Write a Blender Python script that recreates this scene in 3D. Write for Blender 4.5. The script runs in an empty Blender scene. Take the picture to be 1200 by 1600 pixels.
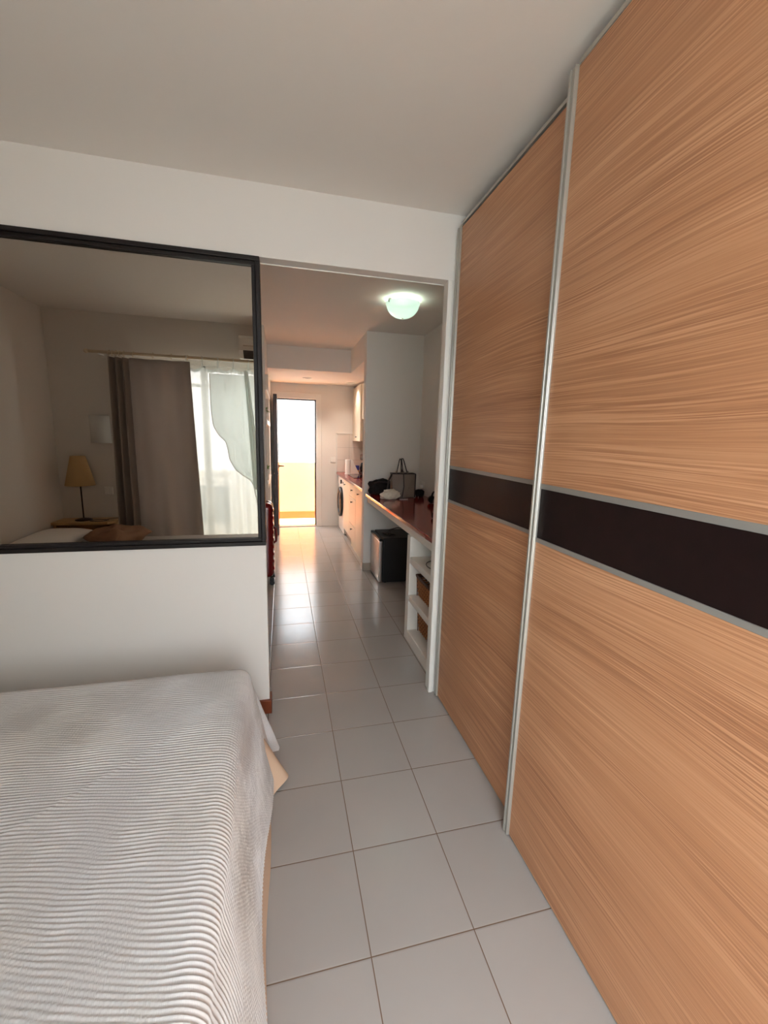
import bpy, bmesh, math, random
from mathutils import Vector, Matrix, noise
random.seed(7)
sc = bpy.context.scene
COL = sc.collection
PI = math.pi

# ------------------------------------------------------------ camera
cd = bpy.data.cameras.new('camera')
cam = bpy.data.objects.new('camera', cd)
COL.objects.link(cam)
sc.camera = cam
RIGHT = Vector((0.97177, -0.23446, 0.02628))
DOWN = Vector((-0.015596, -0.174984, -0.984448))
FWD = Vector((0.235412, 0.956247, -0.173701))
m = Matrix.Identity(4)
for i in range(3):
    m[i][0] = RIGHT[i]; m[i][1] = -DOWN[i]; m[i][2] = -FWD[i]
m[0][3], m[1][3], m[2][3] = 0.0, 0.0, 1.507
cam.matrix_world = m
cd.sensor_fit = 'HORIZONTAL'
cd.sensor_width = 36.0
cd.lens = 650.47 * 36.0 / 1200.0
cd.clip_start = 0.03
cd.clip_end = 200

# ------------------------------------------------------------ world, sun, exposure
sc.view_settings.view_transform = 'Standard'
sc.view_settings.look = 'None'
sc.view_settings.exposure = 0.3
sc.view_settings.gamma = 1.0
sc.view_settings.use_curve_mapping = False
w = bpy.data.worlds.new('world'); sc.world = w
w.use_nodes = True
bg = w.node_tree.nodes['Background']
bg.inputs[0].default_value = (0.88, 0.94, 1.0, 1)
bg.inputs[1].default_value = 8.2
sd = bpy.data.lights.new('sun', 'SUN'); sd.energy = 105.0; sd.angle = 0.01
sd.color = (1.0, 0.90, 0.74)
sun = bpy.data.objects.new('sun', sd); COL.objects.link(sun)
sun.rotation_euler = Vector((0.50, 0.015, 0.85)).to_track_quat('Z', 'Y').to_euler()
for nm, loc, rot, sx, sy in (('portal_balcony', (-0.35, -0.62, 1.12), (PI/2, 0, 0), 2.3, 2.2),
                             ('portal_entrance', (0.26, 7.17, 1.05), (-PI/2, 0, 0), 0.66, 2.1)):
    a = bpy.data.lights.new(nm, 'AREA'); a.shape = 'RECTANGLE'; a.size = sx; a.size_y = sy
    a.cycles.is_portal = True
    o = bpy.data.objects.new(nm, a); COL.objects.link(o); o.location = loc; o.rotation_euler = rot
try:
    sc.cycles.max_bounces = 12; sc.cycles.diffuse_bounces = 8; sc.cycles.glossy_bounces = 5
    sc.cycles.transparent_max_bounces = 16
    sc.cycles.sample_clamp_indirect = 8
except Exception:
    pass

# ------------------------------------------------------------ materials
def lin(c):
    return tuple(((v/255)/12.92 if v/255 <= 0.04045 else ((v/255+0.055)/1.055)**2.4) for v in c)
def S(r, g, b): return lin((r, g, b)) + (1,)
def mat(name, color, rough=0.5, metal=0.0, bump=None, emit=None, spec=0.5, var=None, coat=0):
    M = bpy.data.materials.new(name); M.use_nodes = True
    nt = M.node_tree; b = nt.nodes['Principled BSDF']
    b.inputs['Base Color'].default_value = color
    b.inputs['Roughness'].default_value = rough
    b.inputs['Metallic'].default_value = metal
    b.inputs['Specular IOR Level'].default_value = spec
    if coat: b.inputs['Coat Weight'].default_value = coat; b.inputs['Coat Roughness'].default_value = 0.1
    tc = nt.nodes.new('ShaderNodeTexCoord')
    if var:   # (scale, amount)  mottled colour
        n = nt.nodes.new('ShaderNodeTexNoise'); n.inputs['Scale'].default_value = var[0]; n.inputs['Detail'].default_value = 4
        mx = nt.nodes.new('ShaderNodeMix'); mx.data_type = 'RGBA'
        mx.inputs['A'].default_value = tuple(max(0, c*(1-var[1])) for c in color[:3]) + (1,)
        mx.inputs['B'].default_value = tuple(min(1, c*(1+var[1])) for c in color[:3]) + (1,)
        nt.links.new(tc.outputs['Object'], n.inputs['Vector'])
        nt.links.new(n.outputs['Fac'], mx.inputs['Factor']); nt.links.new(mx.outputs['Result'], b.inputs['Base Color'])
    if bump:  # (scale, strength, distance)
        n = nt.nodes.new('ShaderNodeTexNoise'); n.inputs['Scale'].default_value = bump[0]; n.inputs['Detail'].default_value = 6
        bp = nt.nodes.new('ShaderNodeBump'); bp.inputs['Strength'].default_value = bump[1]; bp.inputs['Distance'].default_value = bump[2]
        nt.links.new(tc.outputs['Object'], n.inputs['Vector'])
        nt.links.new(n.outputs['Fac'], bp.inputs['Height']); nt.links.new(bp.outputs['Normal'], b.inputs['Normal'])
    if emit:
        b.inputs['Emission Color'].default_value = emit[0]; b.inputs['Emission Strength'].default_value = emit[1]
    return M

M = {}
M['wall'] = mat('white_plaster', S(227, 223, 217), 0.75, bump=(9, 0.25, 0.004), spec=0.3)
M['ceil'] = mat('ceiling_paint', S(229, 224, 218), 0.8, bump=(5, 0.3, 0.006), spec=0.2)
M['masonry'] = mat('painted_masonry', S(228, 224, 216), 0.7, bump=(40, 0.35, 0.004), spec=0.3)
M['white'] = mat('white_lacquer', S(232, 229, 222), 0.35)
M['cream'] = mat('cream_laminate', S(236, 226, 206), 0.4)
M['rodwood'] = mat('pale_wood', S(222, 204, 176), 0.5)
M['skirt_orange'] = mat('orange_skirting_tile', S(150, 60, 26), 0.6)
M['alu'] = mat('satin_aluminium', S(182, 180, 172), 0.38, 0.55)
M['aludark'] = mat('grey_trim', S(150, 147, 142), 0.45, 0.4)
M['black'] = mat('black_plastic', S(16, 15, 15), 0.35)
M['fridgeblack'] = mat('black_enamel', S(9, 8, 9), 0.45, bump=(200, .2, .001))
M['dark'] = mat('dark_void', S(22, 20, 18), 0.8)
M['frame'] = mat('black_lacquered_frame', S(30, 25, 24), 0.5, spec=0.3)
M['steel'] = mat('brushed_steel', S(186, 180, 176), 0.32, 0.9, bump=(120, .1, .001))
M['red_top'] = mat('red_worktop', S(128, 22, 16), 0.13, var=(12, 0.12), spec=0.55)
M['red_case'] = mat('red_shell', S(118, 10, 14), 0.22, coat=0.5)
M['brown_wood'] = mat('brown_wood', S(120, 58, 30), 0.45, var=(30, 0.3))
M['pine'] = mat('pine_wood', S(205, 165, 112), 0.5, var=(14, 0.12))
M['taupe'] = mat('taupe_leather', S(128, 113, 102), 0.55, bump=(150, .3, .001))
M['bagtrim'] = mat('dark_leather', S(34, 22, 20), 0.45)
M['blackcloth'] = mat('black_cloth', S(14, 12, 13), 0.85, bump=(60, .5, .004))
M['whitecloth'] = mat('cream_cloth', S(226, 216, 198), 0.85, bump=(50, .4, .004))
M['browncloth'] = mat('brown_cloth', S(140, 104, 80), 0.85, bump=(40, .5, .006), var=(9, .25))
M['bedlinen'] = mat('white_linen', S(236, 232, 226), 0.85, bump=(20, .3, .004))
M['valance'] = mat('beige_valance', S(214, 184, 156), 0.85, bump=(35, .3, .003))
M['mattress'] = mat('mattress_ticking', S(215, 205, 190), 0.9)
M['plug'] = mat('white_plastic', S(235, 232, 226), 0.35)
M['cable'] = mat('grey_cable', S(96, 88, 80), 0.5)
M['leaf'] = mat('green_leaf', S(96, 128, 44), 0.5)
M['pot'] = mat('white_ceramic', S(238, 234, 226), 0.25)
M['chrome'] = mat('chrome', S(190, 185, 180), 0.18, 1.0)
M['knob'] = mat('dark_knob', S(70, 62, 56), 0.3, 0.8)
M['paper'] = mat('paper', S(240, 236, 230), 0.9)
M['blue'] = mat('blue_packaging', S(52, 58, 140), 0.5)
M['yellow'] = mat('yellow_print', S(226, 184, 60), 0.5)
M['terra'] = mat('terracotta_tile', S(222, 156, 104), 0.6, var=(3, .1))
M['parapet'] = mat('cream_render', S(214, 178, 132), 0.8, bump=(20, .4, .01))
M['outwhite'] = mat('white_render', S(236, 234, 230), 0.9, bump=(6, .8, .03))
M['balcony'] = mat('balcony_tile', S(200, 190, 172), 0.6)
M['skirting'] = mat('tile_skirting', S(176, 162, 146), 0.3)
M['doorleaf'] = mat('door_leaf_beige', S(196, 170, 148), 0.4)
M['doorbrown'] = mat('dark_brown_door_edge', S(44, 28, 24), 0.35)
M['greycloth'] = mat('grey_outdoor_fabric', S(120, 128, 132), 0.9)
M['drum'] = mat('washer_door_glass', S(20, 20, 22), 0.08)
M['lampwood'] = mat('dark_bronze', S(52, 34, 26), 0.4, 0.3)

def fabric_translucent(name, color, trans, alpha=0.0, rough=1.0, weave=None):
    Mx = bpy.data.materials.new(name); Mx.use_nodes = True
    nt = Mx.node_tree; nt.nodes.clear()
    out = nt.nodes.new('ShaderNodeOutputMaterial')
    d = nt.nodes.new('ShaderNodeBsdfDiffuse'); d.inputs[0].default_value = color
    t = nt.nodes.new('ShaderNodeBsdfTranslucent'); t.inputs[0].default_value = color
    mx = nt.nodes.new('ShaderNodeMixShader'); mx.inputs[0].default_value = trans
    nt.links.new(d.outputs[0], mx.inputs[1]); nt.links.new(t.outputs[0], mx.inputs[2])
    last = mx
    if alpha > 0:
        tr = nt.nodes.new('ShaderNodeBsdfTransparent')
        m2 = nt.nodes.new('ShaderNodeMixShader'); m2.inputs[0].default_value = alpha
        nt.links.new(mx.outputs[0], m2.inputs[1]); nt.links.new(tr.outputs[0], m2.inputs[2]); last = m2
    if weave:
        tc = nt.nodes.new('ShaderNodeTexCoord')
        n = nt.nodes.new('ShaderNodeTexNoise'); n.inputs['Scale'].default_value = weave
        bp = nt.nodes.new('ShaderNodeBump'); bp.inputs['Strength'].default_value = 0.3; bp.inputs['Distance'].default_value = 0.002
        nt.links.new(tc.outputs['Object'], n.inputs['Vector']); nt.links.new(n.outputs['Fac'], bp.inputs['Height'])
        nt.links.new(bp.outputs['Normal'], d.inputs['Normal'])
    nt.links.new(last.outputs[0], out.inputs[0])
    return Mx
M['sheer'] = fabric_translucent('sheer_voile', S(238, 244, 241), 0.5, 0.14)
M['drape'] = fabric_translucent('taupe_drape', S(180, 171, 164), 0.38, 0.0, weave=200)
M['shade'] = fabric_translucent('amber_lampshade', S(232, 204, 156), 0.45)
M['whiteshade'] = fabric_translucent('white_sconce_shade', S(236, 236, 232), 0.25)

def glass_mat():
    Mx = bpy.data.materials.new('window_glass'); Mx.use_nodes = True
    nt = Mx.node_tree; nt.nodes.clear()
    out = nt.nodes.new('ShaderNodeOutputMaterial')
    g = nt.nodes.new('ShaderNodeBsdfGlossy'); g.inputs['Roughness'].default_value = 0
    t = nt.nodes.new('ShaderNodeBsdfTransparent')
    f = nt.nodes.new('ShaderNodeFresnel'); f.inputs[0].default_value = 1.25
    mx = nt.nodes.new('ShaderNodeMixShader')
    nt.links.new(f.outputs[0], mx.inputs[0]); nt.links.new(t.outputs[0], mx.inputs[1]); nt.links.new(g.outputs[0], mx.inputs[2])
    nt.links.new(mx.outputs[0], out.inputs[0]); return Mx
M['glass'] = glass_mat()
mm = bpy.data.materials.new('bronze_mirror_glass'); mm.use_nodes = True
b = mm.node_tree.nodes['Principled BSDF']
b.inputs['Base Color'].default_value = (0.44, 0.40, 0.36, 1); b.inputs['Metallic'].default_value = 1; b.inputs['Roughness'].default_value = 0.0
M['mirror'] = mm
def dome_mat():
    Mx = bpy.data.materials.new('opal_glass'); Mx.use_nodes = True
    nt = Mx.node_tree; b_ = nt.nodes['Principled BSDF']; out = nt.nodes['Material Output']
    b_.inputs['Base Color'].default_value = S(226, 242, 232); b_.inputs['Roughness'].default_value = 0.2
    b_.inputs['Emission Color'].default_value = (0.78, 0.98, 0.88, 1); b_.inputs['Emission Strength'].default_value = 0.42
    tr = nt.nodes.new('ShaderNodeBsdfTransparent'); mx = nt.nodes.new('ShaderNodeMixShader'); mx.inputs[0].default_value = 0.12
    nt.links.new(b_.outputs[0], mx.inputs[1]); nt.links.new(tr.outputs[0], mx.inputs[2]); nt.links.new(mx.outputs[0], out.inputs[0])
    return Mx
M['domeglass'] = dome_mat()

def tile_floor():
    Mx = mat('glazed_floor_tile', S(186, 180, 172), 0.16); nt = Mx.node_tree; b = nt.nodes['Principled BSDF']
    N = nt.nodes.new; Lk = nt.links.new
    tc = N('ShaderNodeTexCoord'); sp = N('ShaderNodeSeparateXYZ'); Lk(tc.outputs['Object'], sp.inputs[0])
    def mth(op, a, bb=None):
        n = N('ShaderNodeMath'); n.operation = op
        for i, v in enumerate((a, bb)):
            if v is None: continue
            if isinstance(v, (int, float)): n.inputs[i].default_value = v
            else: Lk(v, n.inputs[i])
        return n.outputs[0]
    T = 0.3285
    masks = []
    ids = []
    for ax, off in (('X', 0.2325), ('Y', 1.2815)):
        u = mth('DIVIDE', mth('SUBTRACT', sp.outputs[ax], off), T)
        ids.append(mth('FLOOR', u))
        fr = mth('FRACT', u)
        dd = mth('MULTIPLY', mth('MINIMUM', fr, mth('SUBTRACT', 1.0, fr)), T)   # metres to the joint
        masks.append(dd)
    dmin = mth('MINIMUM', masks[0], masks[1])
    mr = N('ShaderNodeMapRange'); mr.interpolation_type = 'SMOOTHSTEP'
    Lk(dmin, mr.inputs['Value']); mr.inputs['From Min'].default_value = 0.0009; mr.inputs['From Max'].default_value = 0.0022
    # bevelled lip of each tile for the bump
    mb = N('ShaderNodeMapRange'); mb.interpolation_type = 'SMOOTHSTEP'
    Lk(dmin, mb.inputs['Value']); mb.inputs['From Min'].default_value = 0.0; mb.inputs['From Max'].default_value = 0.006
    n1 = N('ShaderNodeTexNoise'); n1.inputs['Scale'].default_value = 3.0; n1.inputs['Detail'].default_value = 5
    Lk(tc.outputs['Object'], n1.inputs['Vector'])
    cx = N('ShaderNodeCombineXYZ'); Lk(ids[0], cx.inputs[0]); Lk(ids[1], cx.inputs[1])
    wn = N('ShaderNodeTexWhiteNoise'); wn.noise_dimensions = '3D'; Lk(cx.outputs[0], wn.inputs['Vector'])
    fac = mth('ADD', mth('MULTIPLY', n1.outputs['Fac'], 0.6), mth('MULTIPLY', wn.outputs['Value'], 0.4))
    tcx = N('ShaderNodeMix'); tcx.data_type = 'RGBA'; Lk(fac, tcx.inputs['Factor'])
    tcx.inputs['A'].default_value = S(160, 155, 151); tcx.inputs['B'].default_value = S(175, 170, 165)
    gm = N('ShaderNodeMix'); gm.data_type = 'RGBA'; Lk(mr.outputs[0], gm.inputs['Factor'])
    gm.inputs['A'].default_value = S(112, 90, 74); Lk(tcx.outputs['Result'], gm.inputs['B'])
    Lk(gm.outputs['Result'], b.inputs['Base Color'])
    n2 = N('ShaderNodeTexNoise'); n2.inputs['Scale'].default_value = 14.0; n2.inputs['Detail'].default_value = 3
    Lk(tc.outputs['Object'], n2.inputs['Vector'])
    rr = N('ShaderNodeMapRange'); Lk(n2.outputs['Fac'], rr.inputs['Value']); rr.inputs['To Min'].default_value = 0.13; rr.inputs['To Max'].default_value = 0.24
    Lk(rr.outputs[0], b.inputs['Roughness'])
    hb = mth('ADD', mb.outputs[0], mth('MULTIPLY', n1.outputs['Fac'], 0.25))
    bp = N('ShaderNodeBump'); bp.inputs['Strength'].default_value = 0.5; bp.inputs['Distance'].default_value = 0.0012
    Lk(hb, bp.inputs['Height']); Lk(bp.outputs['Normal'], b.inputs['Normal'])
    return Mx
M['floor'] = tile_floor()

def oak():
    Mx = mat('oak_veneer', S(196, 146, 102), 0.45); nt = Mx.node_tree; b = nt.nodes['Principled BSDF']
    N = nt.nodes.new; Lk = nt.links.new
    tc = N('ShaderNodeTexCoord')
    # slow warp makes the cathedral sweep of the horizontal grain
    w1 = N('ShaderNodeTexNoise'); w1.inputs['Scale'].default_value = 1.0; w1.inputs['Detail'].default_value = 1
    mp = N('ShaderNodeMapping'); mp.inputs['Scale'].default_value = (1, 0.8, 2.2); Lk(tc.outputs['Object'], mp.inputs[0]); Lk(mp.outputs[0], w1.inputs['Vector'])
    sp = N('ShaderNodeSeparateXYZ'); Lk(tc.outputs['Object'], sp.inputs[0])
    def mth(op, a, bb=None, cc=None):
        n = N('ShaderNodeMath'); n.operation = op
        for i, v in enumerate((a, bb, cc)):
            if v is None: continue
            if isinstance(v, (int, float)): n.inputs[i].default_value = v
            else: Lk(v, n.inputs[i])
        return n.outputs[0]
    z = mth('MULTIPLY_ADD', w1.outputs['Fac'], 0.10, sp.outputs['Z'])
    def streak(sy, sz, detail, seed):
        c = N('ShaderNodeCombineXYZ'); Lk(mth('MULTIPLY', sp.outputs['Y'], sy), c.inputs[1]); Lk(mth('MULTIPLY', z, sz), c.inputs[2]); c.inputs[0].default_value = seed
        n = N('ShaderNodeTexNoise'); n.inputs['Scale'].default_value = 1.0; n.inputs['Detail'].default_value = detail; n.inputs['Roughness'].default_value = 0.6
        Lk(c.outputs[0], n.inputs['Vector']); return n.outputs['Fac']
    fine = streak(1.6, 230, 3, 1.0)
    mid = streak(1.0, 60, 3, 5.0)
    big = streak(0.7, 5, 2, 9.0)
    pores = streak(5, 380, 2, 13.0)
    def ramp(v, a, bb, invert=False):
        r = N('ShaderNodeMapRange'); Lk(v, r.inputs['Value']); r.inputs['From Min'].default_value = a; r.inputs['From Max'].default_value = bb
        if invert: r.inputs['To Min'].default_value = 1; r.inputs['To Max'].default_value = 0
        return r.outputs[0]
    f1 = ramp(fine, 0.43, 0.58); m1 = ramp(mid, 0.3, 0.7); g1 = ramp(big, 0.3, 0.7)
    clus = ramp(streak(0.9, 14, 2, 21.0), 0.36, 0.64)
    fl_ = mth('MULTIPLY', mth('SUBTRACT', f1, 0.5), mth('MULTIPLY_ADD', clus, 0.46, 0.14))
    tot = mth('ADD', mth('ADD', fl_, 0.5), mth('ADD', mth('MULTIPLY', mth('SUBTRACT', m1, 0.5), 0.14), mth('MULTIPLY', mth('SUBTRACT', g1, 0.5), 0.30)))
    cr = N('ShaderNodeValToRGB'); Lk(tot, cr.inputs[0])
    e = cr.color_ramp.elements
    e[0].position = 0.12; e[0].color = S(156, 106, 74)
    e[1].position = 0.9; e[1].color = S(206, 156, 118)
    k = cr.color_ramp.elements.new(0.5); k.color = S(182, 131, 94)
    pm = N('ShaderNodeMix'); pm.data_type = 'RGBA'; Lk(mth('MULTIPLY', ramp(pores, 0.60, 0.72), 0.35), pm.inputs['Factor'])
    Lk(cr.outputs[0], pm.inputs['A']); pm.inputs['B'].default_value = S(140, 92, 58)
    Lk(pm.outputs['Result'], b.inputs['Base Color'])
    bp = N('ShaderNodeBump'); bp.inputs['Strength'].default_value = 0.35; bp.inputs['Distance'].default_value = 0.001
    Lk(fine, bp.inputs['Height']); Lk(bp.outputs['Normal'], b.inputs['Normal'])
    return Mx
M['oak'] = oak()
M['wenge'] = mat('dark_wenge_band', S(26, 13, 12), 0.5, var=(22, 0.5), spec=0.2, bump=(60, .1, .001))

def spread_mat():
    Mx = mat('white_ribbed_cotton', S(226, 222, 214), 0.9, spec=0.1); nt = Mx.node_tree; b = nt.nodes['Principled BSDF']
    N = nt.nodes.new; Lk = nt.links.new
    tc = N('ShaderNodeTexCoord')
    n = N('ShaderNodeTexNoise'); n.inputs['Scale'].default_value = 2.2; n.inputs['Detail'].default_value = 4; Lk(tc.outputs['Object'], n.inputs['Vector'])
    cr = N('ShaderNodeValToRGB'); Lk(n.outputs['Fac'], cr.inputs[0])
    e = cr.color_ramp.elements
    e[0].position = 0.35; e[0].color = S(208, 206, 206); e[1].position = 0.8; e[1].color = S(208, 203, 196)
    Lk(cr.outputs[0], b.inputs['Base Color'])
    mp = N('ShaderNodeMapping'); mp.inputs['Scale'].default_value = (420, 90, 90); Lk(tc.outputs['Object'], mp.inputs[0])
    n2 = N('ShaderNodeTexNoise'); n2.inputs['Scale'].default_value = 1; n2.inputs['Detail'].default_value = 2; Lk(mp.outputs[0], n2.inputs['Vector'])
    bp = N('ShaderNodeBump'); bp.inputs['Strength'].default_value = 0.5; bp.inputs['Distance'].default_value = 0.0015
    Lk(n2.outputs['Fac'], bp.inputs['Height']); Lk(bp.outputs['Normal'], b.inputs['Normal'])
    return Mx
M['spread'] = spread_mat()

def wicker():
    Mx = mat('wicker', S(172, 108, 58), 0.5, var=(45, .4)); return Mx
M['wicker'] = wicker()
M['wickerdark'] = mat('wicker_dark_upright', S(92, 50, 26), 0.6)

def tilewall():
    Mx = mat('white_wall_tile', S(224, 214, 204), 0.2); nt = Mx.node_tree; b = nt.nodes['Principled BSDF']
    tc = nt.nodes.new('ShaderNodeTexCoord'); mp = nt.nodes.new('ShaderNodeMapping'); mp.inputs['Rotation'].default_value = (PI/2, 0, 0)
    br = nt.nodes.new('ShaderNodeTexBrick'); br.offset = 0; br.inputs['Scale'].default_value = 1
    br.inputs['Brick Width'].default_value = 0.205; br.inputs['Row Height'].default_value = 0.205; br.inputs['Mortar Size'].default_value = 0.0025
    br.inputs['Color1'].default_value = S(222, 212, 202); br.inputs['Color2'].default_value = S(226, 216, 206); br.inputs['Mortar'].default_value = S(190, 180, 170)
    nt.links.new(tc.outputs['Object'], mp.inputs[0]); nt.links.new(mp.outputs[0], br.inputs['Vector']); nt.links.new(br.outputs['Color'], b.inputs['Base Color'])
    return Mx
M['walltile'] = tilewall()

# ------------------------------------------------------------ builders
ORG = {}     # world origin of each empty / object at build time
class MB:
    def __init__(s): s.bm = bmesh.new()
    def box(s, x0, x1, y0, y1, z0, z1, bev=0, seg=2):
        r = bmesh.ops.create_cube(s.bm, size=1)
        vs = r['verts']
        for v in vs:
            v.co = Vector(((x0+x1)/2 + v.co.x*(x1-x0), (y0+y1)/2 + v.co.y*(y1-y0), (z0+z1)/2 + v.co.z*(z1-z0)))
        if bev:
            es = list({e for v in vs for e in v.link_edges})
            bmesh.ops.bevel(s.bm, geom=es, offset=bev, segments=seg, affect='EDGES', profile=0.5)
        return s
    def prism(s, pts, axis, a, b):          # polygon in the other two axes, extruded a..b along axis
        def P(p, t): return {'x': (t, p[0], p[1]), 'y': (p[0], t, p[1]), 'z': (p[0], p[1], t)}[axis]
        A = [s.bm.verts.new(P(p, a)) for p in pts]; B = [s.bm.verts.new(P(p, b)) for p in pts]
        n = len(pts)
        s.bm.faces.new(A); s.bm.faces.new(B[::-1])
        for i in range(n): s.bm.faces.new((A[i], B[i], B[(i+1) % n], A[(i+1) % n]))
        return s
    def tube(s, path, r, n=10, closed=False):
        path = [Vector(p) for p in path]
        rs = r if isinstance(r, (list, tuple)) else [r]*len(path)
        rings = []
        L = len(path)
        up = None
        for i, p in enumerate(path):
            if closed: d = path[(i+1) % L] - path[i-1]
            else: d = path[min(i+1, L-1)] - path[max(i-1, 0)]
            d.normalize()
            if up is None:
                up = Vector((0, 0, 1)) if abs(d.z) < 0.9 else Vector((1, 0, 0))
            a = d.cross(up)
            if a.length < 1e-6: a = d.cross(Vector((1, 0, 0)))
            a.normalize(); c = a.cross(d).normalized(); up = c
            rings.append([s.bm.verts.new(p + (a*math.cos(2*PI*k/n) + c*math.sin(2*PI*k/n))*rs[i]) for k in range(n)])
        for i in range(L if closed else L-1):
            A, B = rings[i], rings[(i+1) % L]
            for k in range(n): s.bm.faces.new((A[k], A[(k+1) % n], B[(k+1) % n], B[k]))
        if not closed:
            s.bm.faces.new(rings[0][::-1]); s.bm.faces.new(rings[-1])
        return s
    def lathe(s, cx, cy, prof, n=32, a0=0, a1=2*PI):   # prof [(r, z)]
        full = abs(a1-a0-2*PI) < 1e-6
        m_ = n if full else n+1
        rings = []
        for r, z in prof:
            rings.append([s.bm.verts.new((cx+r*math.cos(a0+(a1-a0)*k/n), cy+r*math.sin(a0+(a1-a0)*k/n), z)) for k in range(m_)])
        for A, B in zip(rings, rings[1:]):
            for k in range(n):
                s.bm.faces.new((A[k], A[(k+1) % m_], B[(k+1) % m_], B[k]))
        return s
    def disc(s, c, nrm, r, depth, n=28, r2=None):
        nrm = Vector(nrm).normalized(); q = nrm.to_track_quat('Z', 'Y').to_matrix().to_4x4()
        bmesh.ops.create_cone(s.bm, cap_ends=True, segments=n, radius1=r, radius2=r if r2 is None else r2, depth=depth, matrix=Matrix.Translation(Vector(c)) @ q)
        return s
    def grid(s, f, nu, nv):
        V = [[s.bm.verts.new(f(i/nu, j/nv)) for j in range(nv+1)] for i in range(nu+1)]
        for i in range(nu):
            for j in range(nv): s.bm.faces.new((V[i][j], V[i+1][j], V[i+1][j+1], V[i][j+1]))
        return s
    def build(s, name, material, parent=None, smooth=False, origin=None, solid=0, normals=True, autos=True):
        if normals: bmesh.ops.recalc_face_normals(s.bm, faces=s.bm.faces)
        me = bpy.data.meshes.new(name)
        xs = [v.co.copy() for v in s.bm.verts]
        if origin is None:
            lo = Vector((min(v.x for v in xs), min(v.y for v in xs), min(v.z for v in xs)))
            hi = Vector((max(v.x for v in xs), max(v.y for v in xs), max(v.z for v in xs)))
            origin = Vector(((lo.x+hi.x)/2, (lo.y+hi.y)/2, lo.z))
        origin = Vector(origin)
        bmesh.ops.translate(s.bm, verts=s.bm.verts, vec=-origin)
        s.bm.to_mesh(me); s.bm.free()
        if smooth:
            for p in me.polygons: p.use_smooth = True
        me.materials.append(material)
        o = bpy.data.objects.new(name, me); COL.objects.link(o)
        if parent is not None:
            o.parent = parent; o.location = origin - ORG[parent.name]
        else: o.location = origin
        ORG[o.name] = origin
        if smooth and autos:
            md = o.modifiers.new('ws', 'WEIGHTED_NORMAL') if False else None
        if solid:
            md = o.modifiers.new('solid', 'SOLIDIFY'); md.thickness = solid; md.offset = 0
        return o
def empty(name, loc, label, cat, group=None):
    o = bpy.data.objects.new(name, None); COL.objects.link(o); o.location = loc; o.empty_display_size = 0.05
    ORG[o.name] = Vector(loc); tag(o, label, cat, group); return o
def tag(o, label, cat, group=None):
    o['label'] = label; o['category'] = cat
    if group: o['group'] = group
    return o
def struct(o, label=None, cat=None):
    o['kind'] = 'structure'
    if label: o['label'] = label
    if cat: o['category'] = cat
    return o
def copy_tree(o, loc, label, parent=None):
    c = o.copy(); COL.objects.link(c)
    if parent is None:
        c.location = loc; c['label'] = label
    else:
        c.parent = parent
    for ch in list(o.children): copy_tree(ch, None, None, c)
    return c

# ------------------------------------------------------------ room shell
CZ = 2.615      # ceiling height
XL = -2.14      # left wall
YB = -0.39      # balcony wall
YP = 2.16       # face of the partition
YF = 7.05       # entrance wall
O0 = (0, 0, 0)
struct(MB().box(-2.35, 1.75, -0.55, 7.25, -0.12, 0.0).build('floor', M['floor'], origin=O0), 'pale glazed square floor tiles with thin brown joints', 'floor')
struct(MB().box(-2.35, 1.75, -0.6, 5.6, CZ, CZ+0.15).box(-2.35, 1.75, 5.6, 7.2, 2.72, 2.77).build('ceiling', M['ceil'], origin=O0), 'plain white plaster ceiling over bed area and hallway', 'ceiling')
# dropped ceiling over the kitchen: bulkhead face at y=5.6, side face x=.885
struct(MB().prism([(-0.6, 5.6), (0.885, 5.6), (0.885, 4.68), (1.6, 4.68), (1.6, 7.06), (-0.6, 7.06)], 'z', 2.335, 2.72).build('trim_1', M['ceil'], origin=O0), 'dropped white bulkhead ceiling over the kitchen end', 'bulkhead')
struct(MB().box(-2.35, XL, -0.6, 2.3, 0, CZ).build('wall_left', M['wall'], origin=O0), 'white wall at the head of the bed', 'wall')
# balcony wall with a wide opening
WX0, WX1, WZ = -1.50, 0.80, 2.25
struct(MB().box(XL, WX0, YB-0.2, YB, 0, CZ).box(WX1, 1.6, YB-0.2, YB, 0, CZ).box(WX0, WX1, YB-0.2, YB, WZ, CZ).build('wall_back', M['wall'], origin=O0), 'white wall around the balcony window', 'wall')
# partition: low wall, header, strip beside the wardrobe
PX = -0.088; PT = 0.07
struct(MB().box(XL, PX, YP, YP+PT, 0, 0.953, 0.004).build('wall_partition', M['wall'], origin=O0), 'low white half wall below the black-framed mirrored pane', 'wall')
struct(MB().box(XL, 1.6, YP, YP+PT, 2.311, CZ).build('wall_header', M['wall'], origin=O0), 'white header above the mirrored pane and hallway opening', 'wall')
struct(MB().box(0.860, 0.9, YP+0.002, YP+PT, 0, 2.311).box(0.9, 1.6, YP+0.0, YP+PT, 0, 2.311).build('wall_right', M['wall'], origin=O0), 'narrow white wall strip beside the wardrobe', 'wall')
struct(MB().box(0.836, 0.860, YP-0.006, YP+0.030, 0.0, 2.311, 0.004).box(0.842, 0.860, YP+0.030, YP+PT, 0.0, 2.311, 0.002).build('trim_2', M['white'], origin=O0), 'white painted jamb at the right of the hallway opening', 'jamb')
struct(MB().box(PX-0.0, 0.840, YP+PT-0.003, YP+PT+0.002, 2.306, 2.3105, 0.001).build('trim_3', M['white'], origin=O0), 'thin white edge strip under the header', 'trim')
struct(MB().box(1.52, 1.72, YP+PT, 7.2, 0, 2.72).build('wall_hallway', M['wall'], origin=O0), 'white right wall behind the red counter', 'wall')
struct(MB().box(0.886, 1.52, 4.55, 4.675, 0, CZ).build('wall_niche', M['wall'], origin=O0), 'white cross wall between red counter and kitchen', 'wall')
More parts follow.
